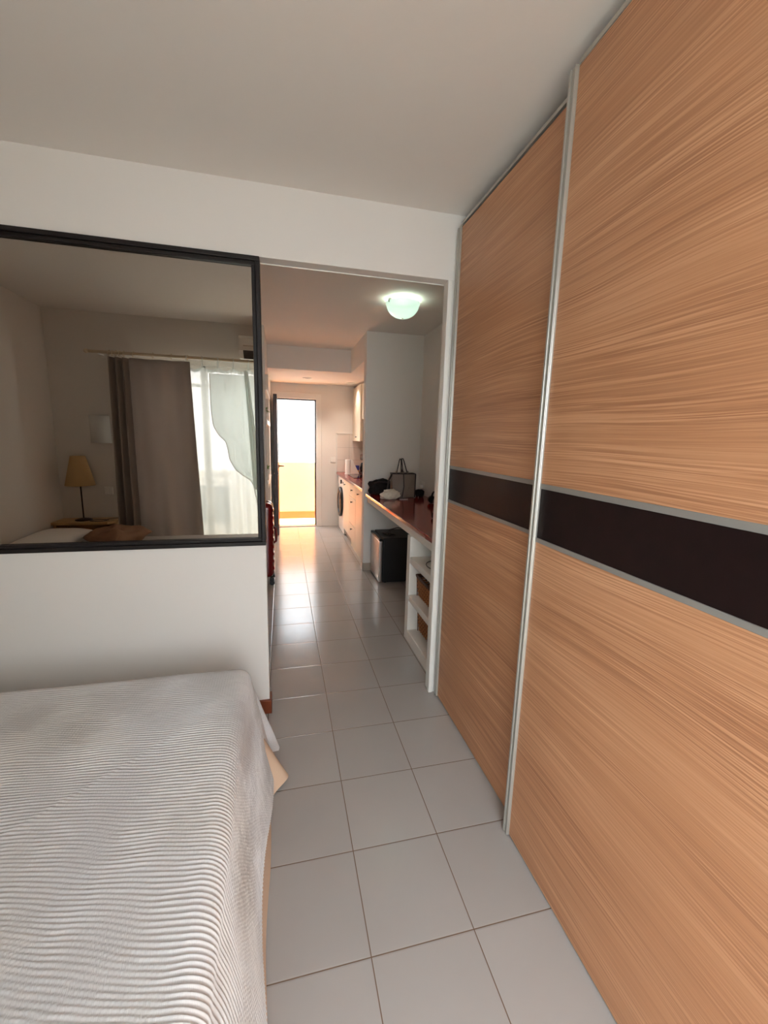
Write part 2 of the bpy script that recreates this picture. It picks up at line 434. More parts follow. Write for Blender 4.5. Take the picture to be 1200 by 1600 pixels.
struct(MB().box(0.880, 1.30, 4.540, 4.55, 0, 0.085).box(0.876, 0.886, 4.54, 4.675, 0, 0.085).build('baseboard_niche', M['skirting'], origin=O0), 'beige tile skirting on the cross wall', 'baseboard')
struct(MB().box(-0.75, -0.65, YP+PT, 4.69, 0, CZ).box(-2.35, -0.75, YP+PT, YP+PT+0.1, 0, CZ).build('wall_alcove', M['wall'], origin=O0), 'white wall of the alcove behind the partition', 'wall')
# left hallway wall with a shelf recess (open toward +x)
lw = MB().box(-0.75, -0.165, 4.69, 4.77, 0, CZ).box(-0.75, -0.165, 5.95, 7.05, 0, CZ).box(-0.75, -0.62, 4.77, 5.95, 0, CZ)
lw.box(-0.62, -0.165, 4.77, 5.95, 2.30, CZ)
struct(lw.build('wall_kitchen', M['wall'], origin=O0), 'white left hallway wall with a recess of shelves', 'wall')
# entrance wall with door opening
DX0, DX1, DZ = -0.075, 0.55, 2.10
struct(MB().box(-0.75, DX0, YF, 7.2, 0, 2.72).box(DX1, 1.52, YF, 7.2, 0, 2.72).box(DX0, DX1, YF, 7.2, DZ, 2.72).build('wall_entrance', M['wall'], origin=O0), 'white wall around the open entrance door', 'wall')
struct(MB().box(0.895, 1.52, 7.035, YF, 0.93, 1.565, 0.002).build('trim_4', M['walltile'], origin=(0.895, 7.05, 0.93)), 'white tiled splashback on the entrance wall', 'splashback')
struct(MB().box(0.882, 0.895, 7.03, YF, 0.93, 1.58).box(0.882, 1.52, 7.03, YF, 1.565, 1.58).build('trim_5', M['white'], origin=O0), 'pale edge strip of the tiled splashback', 'trim')
struct(MB().box(XL, -0.086, YP-0.016, YP, 0, 0.08, 0.003).box(-0.088, -0.078, YP-0.016, YP+PT, 0, 0.08, .002).build('baseboard_partition', M['brown_wood'], origin=O0), 'brown wooden baseboard at the foot of the half wall', 'baseboard')
# roof slab so daylight only enters through the openings
struct(MB().box(-2.6, 1.9, -0.6, 7.2, 2.78, 2.9).box(-2.6, -2.35, -0.6, 7.2, 0, 2.78).box(1.75, 1.9, -0.6, 7.2, 0, 2.78).build('ceiling_slab', M['outwhite'], origin=O0), 'roof slab and outer walls', 'roof')

# ------------------------------------------------------------ mirrored interior pane in its black frame
fr = empty('framed_mirror', (-1.1, YP, 0.953), 'wide black-framed bronze mirrored pane above the half wall, reflecting bedside lamp and curtain', 'mirror')
def ring(mb, x0, x1, z0, z1, wd, y0, y1, bev=0.002):
    mb.box(x0, x1, y0, y1, z1-wd, z1, bev); mb.box(x0, x1, y0, y1, z0, z0+wd, bev)
    mb.box(x0, x0+wd, y0, y1, z0+wd, z1-wd, bev); mb.box(x1-wd, x1, y0, y1, z0+wd, z1-wd, bev)
mb = MB(); ring(mb, XL+0.002, PX, 0.953, 2.309, 0.020, YP-0.014, YP+PT, 0.003); mb.build('outer_frame', M['frame'], fr)
mb = MB(); ring(mb, XL+0.022, PX-0.020, 0.973, 2.289, 0.017, YP-0.005, YP+0.03, 0.003); mb.build('inner_bead', M['frame'], fr)
MB().box(XL+0.035, PX-0.033, YP+0.012, YP+0.02, 0.986, 2.276).build('mirror_glass', M['mirror'], fr)
MB().box(XL+0.025, PX-0.023, YP+0.022, YP+PT-0.004, 0.976, 2.286).build('back_panel', M['wall'], fr)

# ------------------------------------------------------------ wardrobe
wd = empty('wardrobe', (1.15, 0.9, 0), 'tall oak sliding-door wardrobe with a dark band along the right wall', 'wardrobe')
MB().box(0.93, 1.50, -0.385, 2.145, 0.0, 2.57).build('carcass', M['white'], wd)
MB().box(0.884, 0.904, 1.19, 2.125, 2.52, 2.552).box(0.905, 0.93, -0.385, 2.142, 2.55, 2.575).build('top_track_and_gap_shade', M['dark'], wd)  # first box is dark backing, painting the shade in the panel-to-rail gap
MB().box(0.836, 0.860, -0.385, 1.20, 0.0, 0.009, 0.002).box(0.880, 0.905, -0.385, 2.142, 0.0, 0.009, 0.002).build('bottom_rail', M['aludark'], wd)
def sliding_door(x, y0, y1, z0, z1, gap):
    th = 0.03
    xb = x + th
    d = MB().box(x, xb, y0, y1, z0, 1.176).box(x, xb, y0, y1, 1.374, z1)
    d = d.build('sliding_door', M['oak'], wd, origin=((x+xb)/2, 0, 0))
    MB().box(x+0.001, xb-0.001, y0, y1, 1.191, 1.357).build('dark_band', M['wenge'], d)
    MB().box(x-0.0025, xb, y0, y1, 1.357, 1.374, 0.001).box(x-0.0025, xb, y0, y1, 1.176, 1.191, 0.001).build('metal_strip', M['aludark'], d)
    MB().box(x-0.003, xb, y0, y1, z1+gap, z1+gap+0.013, 0.001).build('top_rail', M['alu'], d)
    for ye, sgn in ((y0, 1), (y1, -1)):
        p = MB()
        if sgn < 0:
            p.box(x-0.008, xb+0.002, ye, ye+0.030, z0-0.004, z1+0.004, 0.003)
            p.box(x-0.012, x-0.004, ye+0.020, ye+0.030, z0-0.004, z1+0.004, 0.002)
            p.box(x-0.012, x-0.004, ye+0.001, ye+0.007, z0-0.004, z1+0.004, 0.002)
        else:
            p.box(x-0.008, xb+0.002, ye-0.025, ye, z0-0.004, z1+0.004, 0.003)
        p.build('handle_profile', M['alu'], d)
sliding_door(0.832, 0.30, 1.212, 0.010, 2.556, 0.0015)
sliding_door(0.876, 1.19, 2.104, 0.010, 2.538, 0.010)
sliding_door(0.876, -0.355, 0.33, 0.010, 2.538, 0.010)

# ------------------------------------------------------------ bed
BX0, BX1, BY0, BY1, BZ = -2.12, -0.15, -0.11, 1.80, 0.495
bed = empty('bed', (-1.1, 0.85, 0), 'low double bed with beige valance under the ribbed white bedspread', 'bed')
MB().box(BX0, BX1-0.01, BY0+0.01, BY1-0.02, 0.28, BZ-0.012, 0.05, 4).build('mattress', M['mattress'], bed, smooth=True)
MB().box(BX0, BX1-0.05, BY0+0.04, BY1-0.06, 0.06, 0.28).build('bed_base', M['pine'], bed)
def valance():
    mb = MB()
    # path round foot side of the bed (far side, foot, near side), gently waved, hanging to the floor
    pts = []
    R_ = 0.04
    x1, y0, y1 = -0.135, BY0+0.02, BY1-0.03
    seg = []
    for i in range(60): seg.append((x1 - 0.6 + 0.6*i/60 - 0.0, y1, 0, 1))
    for i in range(200): seg.append((x1, y1 - (y1-y0)*i/199, 1, 0))
    for i in range(60): seg.append((x1 - 0.6*(i+1)/60, y0, 0, -1))
    N_ = 14
    V = []
    for (x, y, nx, ny) in seg:
        col = []
        for j in range(N_+1):
            t = j/N_
            z = 0.33*(1-t) + 0.004
            wv = 0.010*noise.noise(Vector((x*3, y*3.2, 0))) + 0.006*math.sin(y*11+x*9)
            off = 0.082*t + wv*t
            # flap kicked out near the foot corner
            fl = math.exp(-((y-1.66)/0.055)**2) * (1 if nx else 0)
            off += 0.075*fl*t**1.2
            zz = z + 0.02*fl*t
            col.append(mb.bm.verts.new((x + nx*off - 0.012, y + ny*off, zz)))
        V.append(col)
    for i in range(len(V)-1):
        for j in range(N_): mb.bm.faces.new((V[i][j], V[i+1][j], V[i+1][j+1], V[i][j+1]))
    o = mb.build('valance', M['valance'], bed, smooth=True)
    return o
valance()

def bedspread():
    ex, ey1, ey0 = BX1+0.0, BY1-0.0, BY0+0.0       # edges before the roll-over
    r = 0.055
    x0 = BX0
    drop_s, drop_t1, drop_t0 = 0.37, 0.26, 0.20
    s_len = (ex - r - x0) + r*PI/2 + drop_s
    wlen = 0.0112
    step_t = wlen/7.0
    t0 = ey0 + r - r*PI/2 - drop_t0
    t1 = ey1 - r + r*PI/2 + drop_t1
    nt_ = int((t1-t0)/step_t)
    ss = []
    s = 0
    while s < s_len:
        ss.append(s); s += 0.03 if s < 0.9 else 0.010
    ss.append(s_len)
    def prof(d, flare):     # distance past the start of the roll -> (outward, down)
        if d <= 0: return d, 0.0
        if d < r*PI/2:
            a = d/r; return r*math.sin(a), r*(1-math.cos(a))
        e = d - r*PI/2
        return r + e*flare, r + e*math.sqrt(1-flare*flare)
    bm = bmesh.new()
    P = []
    cs, cy = math.cos(0.14), math.sin(0.14)
    for i, s in enumerate(ss):
        row = []
        xs = x0 + s
        ds = xs - (ex - r)
        for j in range(nt_+1):
            ty = t0 + (t1-t0)*j/nt_
            dt1 = ty - (ey1-r); dt0 = (ey0+r) - ty
            # long, soft undulation of the hanging side
            wob = noise.noise(Vector((0.3, ty*2.3, 2.0)))
            hem = 1.0 + 0.10*noise.noise(Vector((4.0, ty*2.8, 0)))
            if ds > 0 and dt1 > 0:      # hanging corner: a flared cone
                rr = math.hypot(ds, dt1); a = math.atan2(dt1, ds)
                fl = 0.16 + 0.18*math.exp(-((a-0.75)/0.33)**2)
                o_, dn = prof(rr, min(fl, 0.6))
                x = ex - r + o_*math.cos(a); y = ey1 - r + o_*math.sin(a); z = BZ - dn
            elif ds > 0 and dt0 > 0:
                rr = math.hypot(ds, dt0); a = math.atan2(dt0, ds); o_, dn = prof(rr, 0.2)
                x = ex - r + o_*math.cos(a); y = ey0 + r - o_*math.sin(a); z = BZ - dn
            elif ds > 0:
                near = max(0, min(1, (ty-1.45)/0.3))
                o_, dn = prof(ds*hem, 0.20 + 0.03*near + 0.06*wob)
                if dn > r:
                    o_ += 0.012*math.sin(ty*9+1.0)*(dn-r)/0.35
                x = ex - r + o_; y = ty; z = BZ - dn
            elif dt1 > 0:
                o_, dn = prof(dt1, 0.08); x = xs; y = ey1 - r + o_; z = BZ - dn
            elif dt0 > 0:
                o_, dn = prof(dt0, 0.06); x = xs; y = ey0 + r - o_; z = BZ - dn
            else:
                x, y, z = xs, ty, BZ
                z += 0.006*noise.noise(Vector((xs*2.2, ty*2.2, 0)))*min(1, -ds/0.2 if ds < 0 else 0)
            row.append(Vector((x, y, z)))
        P.append(row)
    # ribs displace along the sheet normal
    ns, ntt = len(P), nt_+1
    verts = []
    for i in range(ns):
        col = []
        for j in range(ntt):
            a = P[min(i+1, ns-1)][j] - P[max(i-1, 0)][j]
            jj = 6
            b_ = P[i][min(j+jj, ntt-1)] - P[i][max(j-jj, 0)]
            n = a.cross(b_)
            if n.length > 1e-9: n.normalize()
            s = ss[i]; ty = t0 + (t1-t0)*j/nt_
            wx = 0.040*noise.noise(Vector((s*2.4, ty*2.8, 5))) + 0.017*noise.noise(Vector((s*6, ty*6, 8)))+0.0016*noise.noise(Vector((s*22, ty*40, 3)))
            ph = (ty + 0.14*(s-1.9) + wx)/wlen
            amp = 0.0026 + 0.0009*noise.noise(Vector((s*9, ty*30, 1)))
            h = amp*((0.5+0.5*math.cos(2*PI*ph))**1.7 + 0.12*math.cos(4*PI*ph+1.2))
            # diagonal soft crease
            q = (ty - 1.10) - 0.95*(s - 1.45)
            h += 0.0022*math.exp(-(q/0.010)**2) * (1 if 0.6 < s < 1.8 else 0)
            h += 0.0026*noise.noise(Vector((s*5, ty*6, 11)))
            col.append(bm.verts.new(P[i][j] + n*(h+0.004)))
        verts.append(col)
    for i in range(ns-1):
        for j in range(ntt-1):
            bm.faces.new((verts[i][j], verts[i+1][j], verts[i+1][j+1], verts[i][j+1]))
    mb = MB(); mb.bm.free(); mb.bm = bm
    o = mb.build('bedspread', M['spread'], smooth=True, normals=False)
    tag(o, 'white ribbed cotton bedspread draped over the low double bed', 'bedspread')
bedspread()

def pillow(name, c, sx, sy, sz, material, label, cat, rot=0, wr=0.0):
    mb = MB()
    def f(u, v, sg):
        a = 2*u-1; b_ = 2*v-1
        e = max(0, (1-abs(a)**3.0))**0.5 * max(0, (1-abs(b_)**3.0))**0.5
        x = a*sx/2*(1-0.06*(1-abs(b_))); y = b_*sy/2*(1-0.06*(1-abs(a)))
        z = sz/2 + sg*sz/2*e + wr*noise.noise(Vector((x*14, y*14, sg)))*e
        ca, sa = math.cos(rot), math.sin(rot)
        return (c[0]+x*ca-y*sa, c[1]+x*sa+y*ca, c[2]+z)
    mb.grid(lambda u, v: f(u, v, 1), 24, 24); mb.grid(lambda u, v: f(u, v, -1), 24, 24)
    bmesh.ops.remove_doubles(mb.bm, verts=mb.bm.verts, dist=0.0005)
    return tag(mb.build(name, material, smooth=True), label, cat)
pillow('pillow', (-1.90, 0.42, BZ+0.016), 0.40, 0.80, 0.15, M['bedlinen'], 'plump white pillow at the head of the bed, seen in the mirrored pane', 'pillow')
pillow('brown_garment', (-1.44, 0.24, BZ+0.034), 0.36, 0.42, 0.13, M['browncloth'], 'crumpled brown garment lying on the bed beside the pillow', 'garment', 0.5, 0.06)

# ------------------------------------------------------------ bedside (seen in the mirrored pane)
ns_ = empty('nightstand', (-1.86, -0.25, 0), 'light pine nightstand in the corner beyond the bed', 'nightstand')
MB().prism([(-2.135, -0.375), (-1.60, -0.375), (-1.60, -0.20), (-1.66, -0.135), (-2.135, -0.135)], 'z', 0.615, 0.64).build('top', M['pine'], ns_)
MB().box(-2.125, -2.10, -0.365, -0.15, 0.02, 0.615).build('side_panel', M['pine'], ns_)
MB().box(-1.645, -1.62, -0.365, -0.20, 0.0, 0.615).build('side_panel', M['pine'], ns_)
MB().box(-2.10, -1.645, -0.365, -0.355, 0.02, 0.615).build('back_panel', M['pine'], ns_)
MB().box(-2.10, -1.645, -0.355, -0.17, 0.30, 0.32).build('shelf', M['pine'], ns_)
lp = empty('table_lamp', (-1.905, -0.25, 0.64), 'slim dark table lamp with amber cone shade on the nightstand', 'lamp')
MB().lathe(-1.905, -0.25, [(0.001, 0.641), (0.072, 0.641), (0.072, 0.648), (0.05, 0.656), (0.012, 0.664), (0.001, 0.664)]).build('base', M['lampwood'], lp, smooth=True)
MB().tube([(-1.905, -0.25, 0.66), (-1.905, -0.25, 1.20)], 0.006).build('pole', M['lampwood'], lp, smooth=True)
MB().lathe(-1.905, -0.25, [(0.124, 0.985), (0.060, 1.265)], 40).build('lamp_shade', M['shade'], lp, smooth=True, solid=0.0015)
tag(MB().tube([(-1.755+0.06*math.cos(t*0.35)*(1+t*.01), -0.20+0.045*math.sin(t*0.35), 0.644) for t in range(36)] + [(-1.70, -0.26, .645), (-1.62, -0.31, .646)], 0.0035, 6).build('coiled_cable', M['cable'], smooth=True), 'thin dark cable coiled on the nightstand beside the lamp', 'cable')
wl = empty('wall_sconce', (-1.74, YB, 1.39), 'white half-cylinder wall sconce above the lamp', 'sconce')
MB().lathe(-1.74, YB, [(0.088, 1.39), (0.086, 1.655)], 24, 0, PI).build('sconce_shade', M['whiteshade'], wl, smooth=True, solid=0.002)
MB().box(-1.79, -1.69, YB, YB+0.015, 1.44, 1.60, .003).build('wall_plate', M['plug'], wl)
so = empty('wall_socket', (-1.70, YB, 0.875), 'small white double wall socket beside the curtain', 'socket')
MB().box(-1.755, -1.675, YB, YB+0.010, 0.875, 0.955, 0.004).build('cover_plate', M['plug'], so)
MB().box(-1.745, -1.717, YB+0.010, YB+0.013, 0.885, 0.945, .002).box(-1.713, -1.685, YB+0.010, YB+0.013, 0.885, 0.945, .002).build('rocker', M['plug'], so)

# window / sliding door
wn = struct(MB().box(WX0, WX1, YB-0.14, YB-0.08, WZ-0.05, WZ).box(WX0, WX0+0.05, YB-0.14, YB-0.08, 0, WZ-0.05).box(WX1-0.05, WX1, YB-0.14, YB-0.08, 0, WZ-0.05)
            .box(WX0+0.05, WX1-0.05, YB-0.14, YB-0.08, 0.0, 0.03).build('window_1', M['white'], origin=O0), 'white balcony sliding door behind the curtains', 'window')
ORG['window_1'] = Vector(O0)
for x0, x1 in ((WX0+0.05, -0.76), (-0.80, -0.05)):
    mb = MB(); ring(mb, x0, x1, 0.03, WZ-0.05, 0.055, YB-0.135, YB-0.105, 0.003)
    mb.box(x0+.055, x1-.055, YB-0.13, YB-0.11, 1.985, 2.02)
    s_ = mb.build('sliding_sash', M['white'], wn)
    MB().box(x0+0.055, x1-0.055, YB-0.122, YB-0.118, 0.085, WZ-0.105).build('pane', M['glass'], s_)

# curtain rod, rings, drape, sheer
RY, RZ = -0.25, 2.235
rod = empty('curtain_rod', (-0.4, RY, RZ), 'pale wooden curtain rod above the balcony door', 'curtain rod')
MB().tube([(-1.74, RY, RZ), (0.79, RY, RZ)], 0.013, 14).build('rod', M['rodwood'], rod, smooth=True)
for x in (-1.66, 0.74):
    MB().tube([(x, YB+0.001, RZ-0.01), (x, RY, RZ-0.014)], 0.007, 8).box(x-0.02, x+0.02, YB, YB+0.008, RZ-0.04, RZ+0.02).build('bracket', M['white'], rod)
MB().lathe(-1.75, RY, [(0.001, RZ-0.02), (0.018, RZ-0.012), (0.022, RZ), (0.018, RZ+0.012), (0.001, RZ+0.02)], 16).build('finial', M['rodwood'], rod, smooth=True)
dr = empty('drape', (-1.2, RY, 0.03), 'heavy taupe drape hanging from the wooden rod, gathered at its left edge', 'curtain')
def dpath(u):      # u 0..1 along the drape: x and fold depth
    if u < 0.35:
        k = u/0.35; return -1.575 + 0.18*k, 0.042*math.sin(k*PI*6.0)
    k = (u-0.35)/0.65; return -1.395 + 0.53*k, 0.042*math.sin(PI*6.0)*(1-k) + 0.018*math.sin(k*PI*5)
def fdr(u, v):
    x, d = dpath(u); z = 2.195 - v*2.165
    flare = 1 + 0.09*v
    xx = -1.575 + (x+1.575)*flare - 0.03*v + 0.03*v*u
    return (xx, RY + d*(0.8+0.35*v) + 0.010*noise.noise(Vector((u*6, v*2, 0))), z + (0.012*abs(math.sin(u*PI*9)) if v == 0 else 0)*0)
MB().grid(fdr, 220, 40).build('cloth', M['drape'], dr, smooth=True, solid=0.002)
for i, x in enumerate((-1.565, -1.535, -1.505, -1.475, -1.44, -1.36, -1.19, -1.03, -0.885)):
    MB().tube([(x+0.004*math.sin(t*2*PI/18), RY+0.021*math.cos(t*2*PI/18), RZ-0.003+0.024*math.sin(t*2*PI/18)) for t in range(18)], 0.0028, 6, closed=True).build('curtain_ring', M['rodwood'], dr, smooth=True)
sh = empty('sheer_curtain', (-0.5, RY-0.03, 0.03), 'sheer white tie-top curtain glowing in front of the balcony door', 'curtain')
TX = [-0.90 + 0.145*i for i in range(6)]      # tie positions
def ftop(x):
    k = (x - TX[0])/0.145; f_ = k - math.floor(k); return 2.165 - 0.030*math.sin(PI*f_)**0.8
def fsh(u, v):
    x = TX[0] + u*(TX[-1]-TX[0]); zt = ftop(x)
    z = zt - v*(zt-0.03)
    gather = 0.12*max(0, v)**1.5 * 0.3
    y = RY - 0.03 + (0.010+0.012*v)*math.sin(u*38 + 1.3*math.sin(u*9)) + 0.008*noise.noise(Vector((u*5, v*3, 1)))
    return (x + gather*u, y, z)
MB().grid(fsh, 240, 40).build('cloth', M['sheer'], sh, smooth=True)
def fband(u, v):
    p = Vector(fsh(u, 0)); return (p.x, p.y+0.002, p.z - v*0.028)
MB().grid(fband, 160, 2).build('scalloped_heading', M['sheer'], sh, smooth=True)
# folded-back second layer of the voile: its edge sweeps down to the right
edge = [(2.10, -0.69), (1.75, -0.69), (1.59, -0.675), (1.50, -0.63), (1.43, -0.56), (1.36, -0.545), (1.25, -0.53), (1.15, -0.48), (1.08, -0.40), (1.04, -0.33), (0.98, -0.30), (0.5, -0.22)]
def exy(z):
    for (za, xa), (zb, xb) in zip(edge, edge[1:]):
        if za >= z >= zb: return xa + (xb-xa)*(za-z)/(za-zb)
    return edge[-1][1]
def fold(u, v):
    z = 2.10 - 1.55*v; xa = exy(z); xb = -0.19
    return (xa + (xb-xa)*u, RY - 0.012 + 0.006*math.sin(u*17+v*3), z)
MB().grid(fold, 50, 60).build('folded_layer', M['sheer'], sh, smooth=True)
MB().tube([(*((exy(2.10-1.45*k/50)), RY-0.008), 2.10-1.45*k/50) for k in range(51)], 0.0035, 6).build('hem_edge', M['bedlinen'], sh, smooth=True)
for x in TX[:6]:
    MB().tube([(x-0.006, RY-0.02, ftop(x)-0.01), (x-0.010, RY-0.018, RZ), (x, RY, RZ+0.017), (x+0.008, RY+0.018, RZ), (x+0.004, RY-0.01, ftop(x)-0.01)], 0.004, 6).build('tie', M['sheer'], sh, smooth=True)
def gath(u, v):
    a = u*2*PI; rr = (0.016 + 0.022*v)*(1+0.25*math.sin(a*5))
    x = -0.345 + 0.09*v**0.9; z = 2.14 - 1.2*v
    return (x + rr*math.cos(a), RY + 0.012 + 0.5*rr*math.sin(a), z)
MB().grid(gath, 40, 30).build('gathered_fold', M['sheer'], sh, smooth=True)

ac = empty('air_conditioner', (0.0, YB, 2.26), 'white wall air conditioner above the balcony door', 'air conditioner')
MB().prism([(YB, 2.265), (YB+0.12, 2.265), (YB+0.185, 2.33), (YB+0.19, 2.44), (YB+0.17, 2.47), (YB, 2.47)], 'x', -0.40, 0.42).build('body', M['white'], ac)
MB().box(-0.36, 0.38, YB+0.175, YB+0.194, 2.372, 2.378, .001).build('panel_seam', M['skirting'], ac)
MB().prism([(YB+0.115, 2.268), (YB+0.12, 2.262), (YB+0.188, 2.328), (YB+0.184, 2.334)], 'x', -0.36, 0.38).build('air_outlet', M['knob'], ac)

# ------------------------------------------------------------ balcony outside (behind the camera)
struct(MB().box(-4.0, 3.5, -2.6, YB-0.2, -0.12, -0.01).build('floor_balcony', M['balcony'], origin=O0), 'pale tiled balcony floor', 'floor')
struct(MB().box(-4.0, 3.5, -2.75, -2.6, -0.1, 0.95).build('wall_balcony', M['outwhite'], origin=O0), 'low white balcony parapet', 'wall')
struct(MB().box(1.9, 2.1, -2.75, -0.6, -0.1, 6.0).build('wall_balcony_sunblock', M['outwhite'], origin=O0), 'tall unseen white wall added to shade the balcony from the sun', 'wall')  # added out of view to keep direct sun off the balcony
ch = empty('balcony_chair', (-0.95, -1.15, -0.01), 'grey fabric chair on the balcony, a soft shape through the sheer curtain', 'chair')
def cshell(u, v):
    a = PI*(0.12+0.76*u); return (-0.95+0.30*math.cos(a), -1.30+0.26*math.sin(a)*1.0, 0.50 + 0.36*v + 0.03*math.sin(PI*u)*v)
MB().grid(cshell, 24, 6).build('backrest', M['greycloth'], ch, smooth=True, solid=0.02)
MB().box(-1.22, -0.68, -1.55, -1.06, 0.42, 0.48, 0.02, 3).build('seat', M['greycloth'], ch, smooth=True)
for sx in (-1, 1):
    for y0, y1 in ((-1.50, -1.10), (-1.10, -1.50)):
        MB().tube([(-0.95+0.24*sx, y0, 0.42), (-0.95+0.26*sx, y1, -0.008)], 0.012, 8).build('leg', M['aludark'], ch, smooth=True)

# ------------------------------------------------------------ hallway: ceiling lamp
cl = empty('ceiling_lamp', (0.965, 3.47, CZ), 'round glowing opal glass dome light on the hallway ceiling', 'ceiling lamp')
cx, cy = 0.965, 3.47
MB().lathe(cx, cy, [(0.001, CZ-0.001), (0.10, CZ-0.001), (0.10, CZ-0.022), (0.001, CZ-0.022)], 32).build('base', M['white'], cl)
R_ = 0.130
prof = [(R_+0.004, CZ-0.030), (R_+0.006, CZ-0.038)] + [(R_*math.cos(a), CZ-0.040-0.105*math.sin(a)) for a in [i*PI/2/12 for i in range(1, 13)]]
prof[-1] = (0.0008, CZ-0.145)
MB().lathe(cx, cy, prof, 44).build('glass_dome', M['domeglass'], cl, smooth=True, solid=0.004)
MB().lathe(cx, cy, [(0.0005, CZ-0.150), (0.008, CZ-0.148), (0.009, CZ-0.143)], 16).build('finial', M['chrome'], cl, smooth=True)
for a in (PI*1.12,):
    MB().box(cx+R_*math.cos(a)-0.012, cx+R_*math.cos(a)+0.012, cy+R_*math.sin(a)-0.006, cy+R_*math.sin(a)+0.004, CZ-0.045, CZ-0.015, 0.002).build('clip', M['chrome'], cl)
bl = bpy.data.lights.new('lamp_glow', 'POINT'); bl.energy = 1.3; bl.color = (0.96, 1.0, 0.90); bl.shadow_soft_size = 0.03
bo = bpy.data.objects.new('lamp_glow', bl); COL.objects.link(bo); bo.parent = cl; bo.location = (0, 0, -0.06)

# ------------------------------------------------------------ hallway: counter and shelf unit
CX, CYE = 0.895, YP+PT+0.002
tag(MB().box(CX, 1.519, CYE, 4.549, 0.868, 0.90, 0.006, 2).build('countertop', M['red_top']), 'glossy dark red countertop running along the right hallway wall', 'countertop')
tag(MB().box(CX+0.012, 1.519, CYE, 4.45, 0.812, 0.867, 0.003).build('counter_apron', M['masonry']), 'white masonry beam under the dark red countertop', 'beam')
su = empty('shelf_unit', (1.2, 2.55, 0), 'white masonry shelf unit under the near end of the red counter', 'shelves')
MB().box(CX, 1.51, 2.81, 2.885, 0, 0.811, 0.004).build('side_panel', M['masonry'], su)
MB().box(CX, 1.51, CYE, 2.81, 0.0, 0.09, 0.006).build('plinth', M['masonry'], su)
MB().box(CX+0.002, 1.51, CYE, 2.81, 0.322, 0.37, 0.004).build('shelf', M['masonry'], su)
MB().box(CX+0.002, 1.51, CYE, 2.81, 0.612, 0.66, 0.004).build('shelf', M['masonry'], su)
MB().box(1.49, 1.512, CYE, 2.81, 0.09, 0.811).build('back_panel', M['masonry'], su)

def basket(name, x0, x1, y0, y1, z0, h, label, grp):
    root = empty(name, ((x0+x1)/2, (y0+y1)/2, z0), label, 'basket', grp)
    mb = MB()
    nrow = int(h/0.015)
    per = [(x0, y0), (x1, y0), (x1, y1), (x0, y1)]
    pitch = 0.034
    for rI in range(nrow):
        z = z0+0.008+rI*0.015
        tz = rI/nrow
        pts = []
        for k in range(4):
            a = per[k]; b2 = per[(k+1) % 4]
            L_ = math.hypot(b2[0]-a[0], b2[1]-a[1]); n = max(4, int(L_/pitch)*2)
            nx, ny = (b2[1]-a[1])/L_, -(b2[0]-a[0])/L_
            for q in range(n):
                t = q/n; off = 0.0065*(1 if (q+rI) % 2 else -1) + 0.018*(tz-1)
                if q == 0: off = 0.018*(tz-1)
                pts.append((a[0]+(b2[0]-a[0])*t+nx*off, a[1]+(b2[1]-a[1])*t+ny*off, z))
        mb.tube(pts, 0.0062, 5, closed=True)
    mb.build('woven_side', M['wicker'], root, smooth=True)
    up = MB()
    for k in range(4):
        a = per[k]; b2 = per[(k+1) % 4]; L_ = math.hypot(b2[0]-a[0], b2[1]-a[1]); n = max(2, int(L_/pitch))
        nx, ny = (b2[1]-a[1])/L_, -(b2[0]-a[0])/L_
        for q in range(n+1):
            t = q/n; x = a[0]+(b2[0]-a[0])*t; y = a[1]+(b2[1]-a[1])*t
            up.tube([(x-nx*0.018, y-ny*0.018, z0+0.004), (x, y, z0+h)], 0.0034, 5)
    up.build('uprights', M['wickerdark'], root)
    rim = MB()
    for dz, dr_ in ((0, 0), (0.010, 0.003)):
        rim.tube([(x0-dr_, y0-dr_, z0+h+dz), (x1+dr_, y0-dr_, z0+h+dz), (x1+dr_, y1+dr_, z0+h+dz), (x0-dr_, y1+dr_, z0+h+dz)], 0.009, 8, closed=True)
    rim.build('rim', M['wickerdark'], root, smooth=True)
    MB().box(x0+0.02, x1-0.02, y0+0.02, y1-0.02, z0+0.001, z0+0.008).build('bottom', M['wicker'], root)
    return root
basket('wicker_basket', 0.950, 1.30, 2.29, 2.785, 0.371, 0.145, 'brown wicker basket on the middle shelf under the red counter', 'wicker baskets in the shelf unit')
basket('wicker_basket', 0.968, 1.30, 2.29, 2.79, 0.091, 0.16, 'brown wicker basket on the lowest shelf, half hidden by the jamb', 'wicker baskets in the shelf unit')
tag(MB().tube([(1.04+0.10*math.cos(t*0.3), 2.55+0.13*math.sin(t*0.3), 0.664) for t in range(2, 17)] + [(1.2, 2.40, .664)], 0.0035, 6).build('cable', M['cable'], smooth=True), 'grey cable curling on the top shelf of the white shelf unit', 'cable')
ad = empty('power_adapter', (1.16, 2.62, 0.66), 'small dark power adapter on the top shelf of the white unit', 'adapter')
MB().box(1.13, 1.19, 2.59, 2.64, 0.661, 0.70, 0.006).build('body', M['black'], ad); MB().tube([(1.13, 2.61, .68), (1.10, 2.6, .675), (1.07, 2.58, .665)], 0.003, 6).build('cord', M['black'], ad)

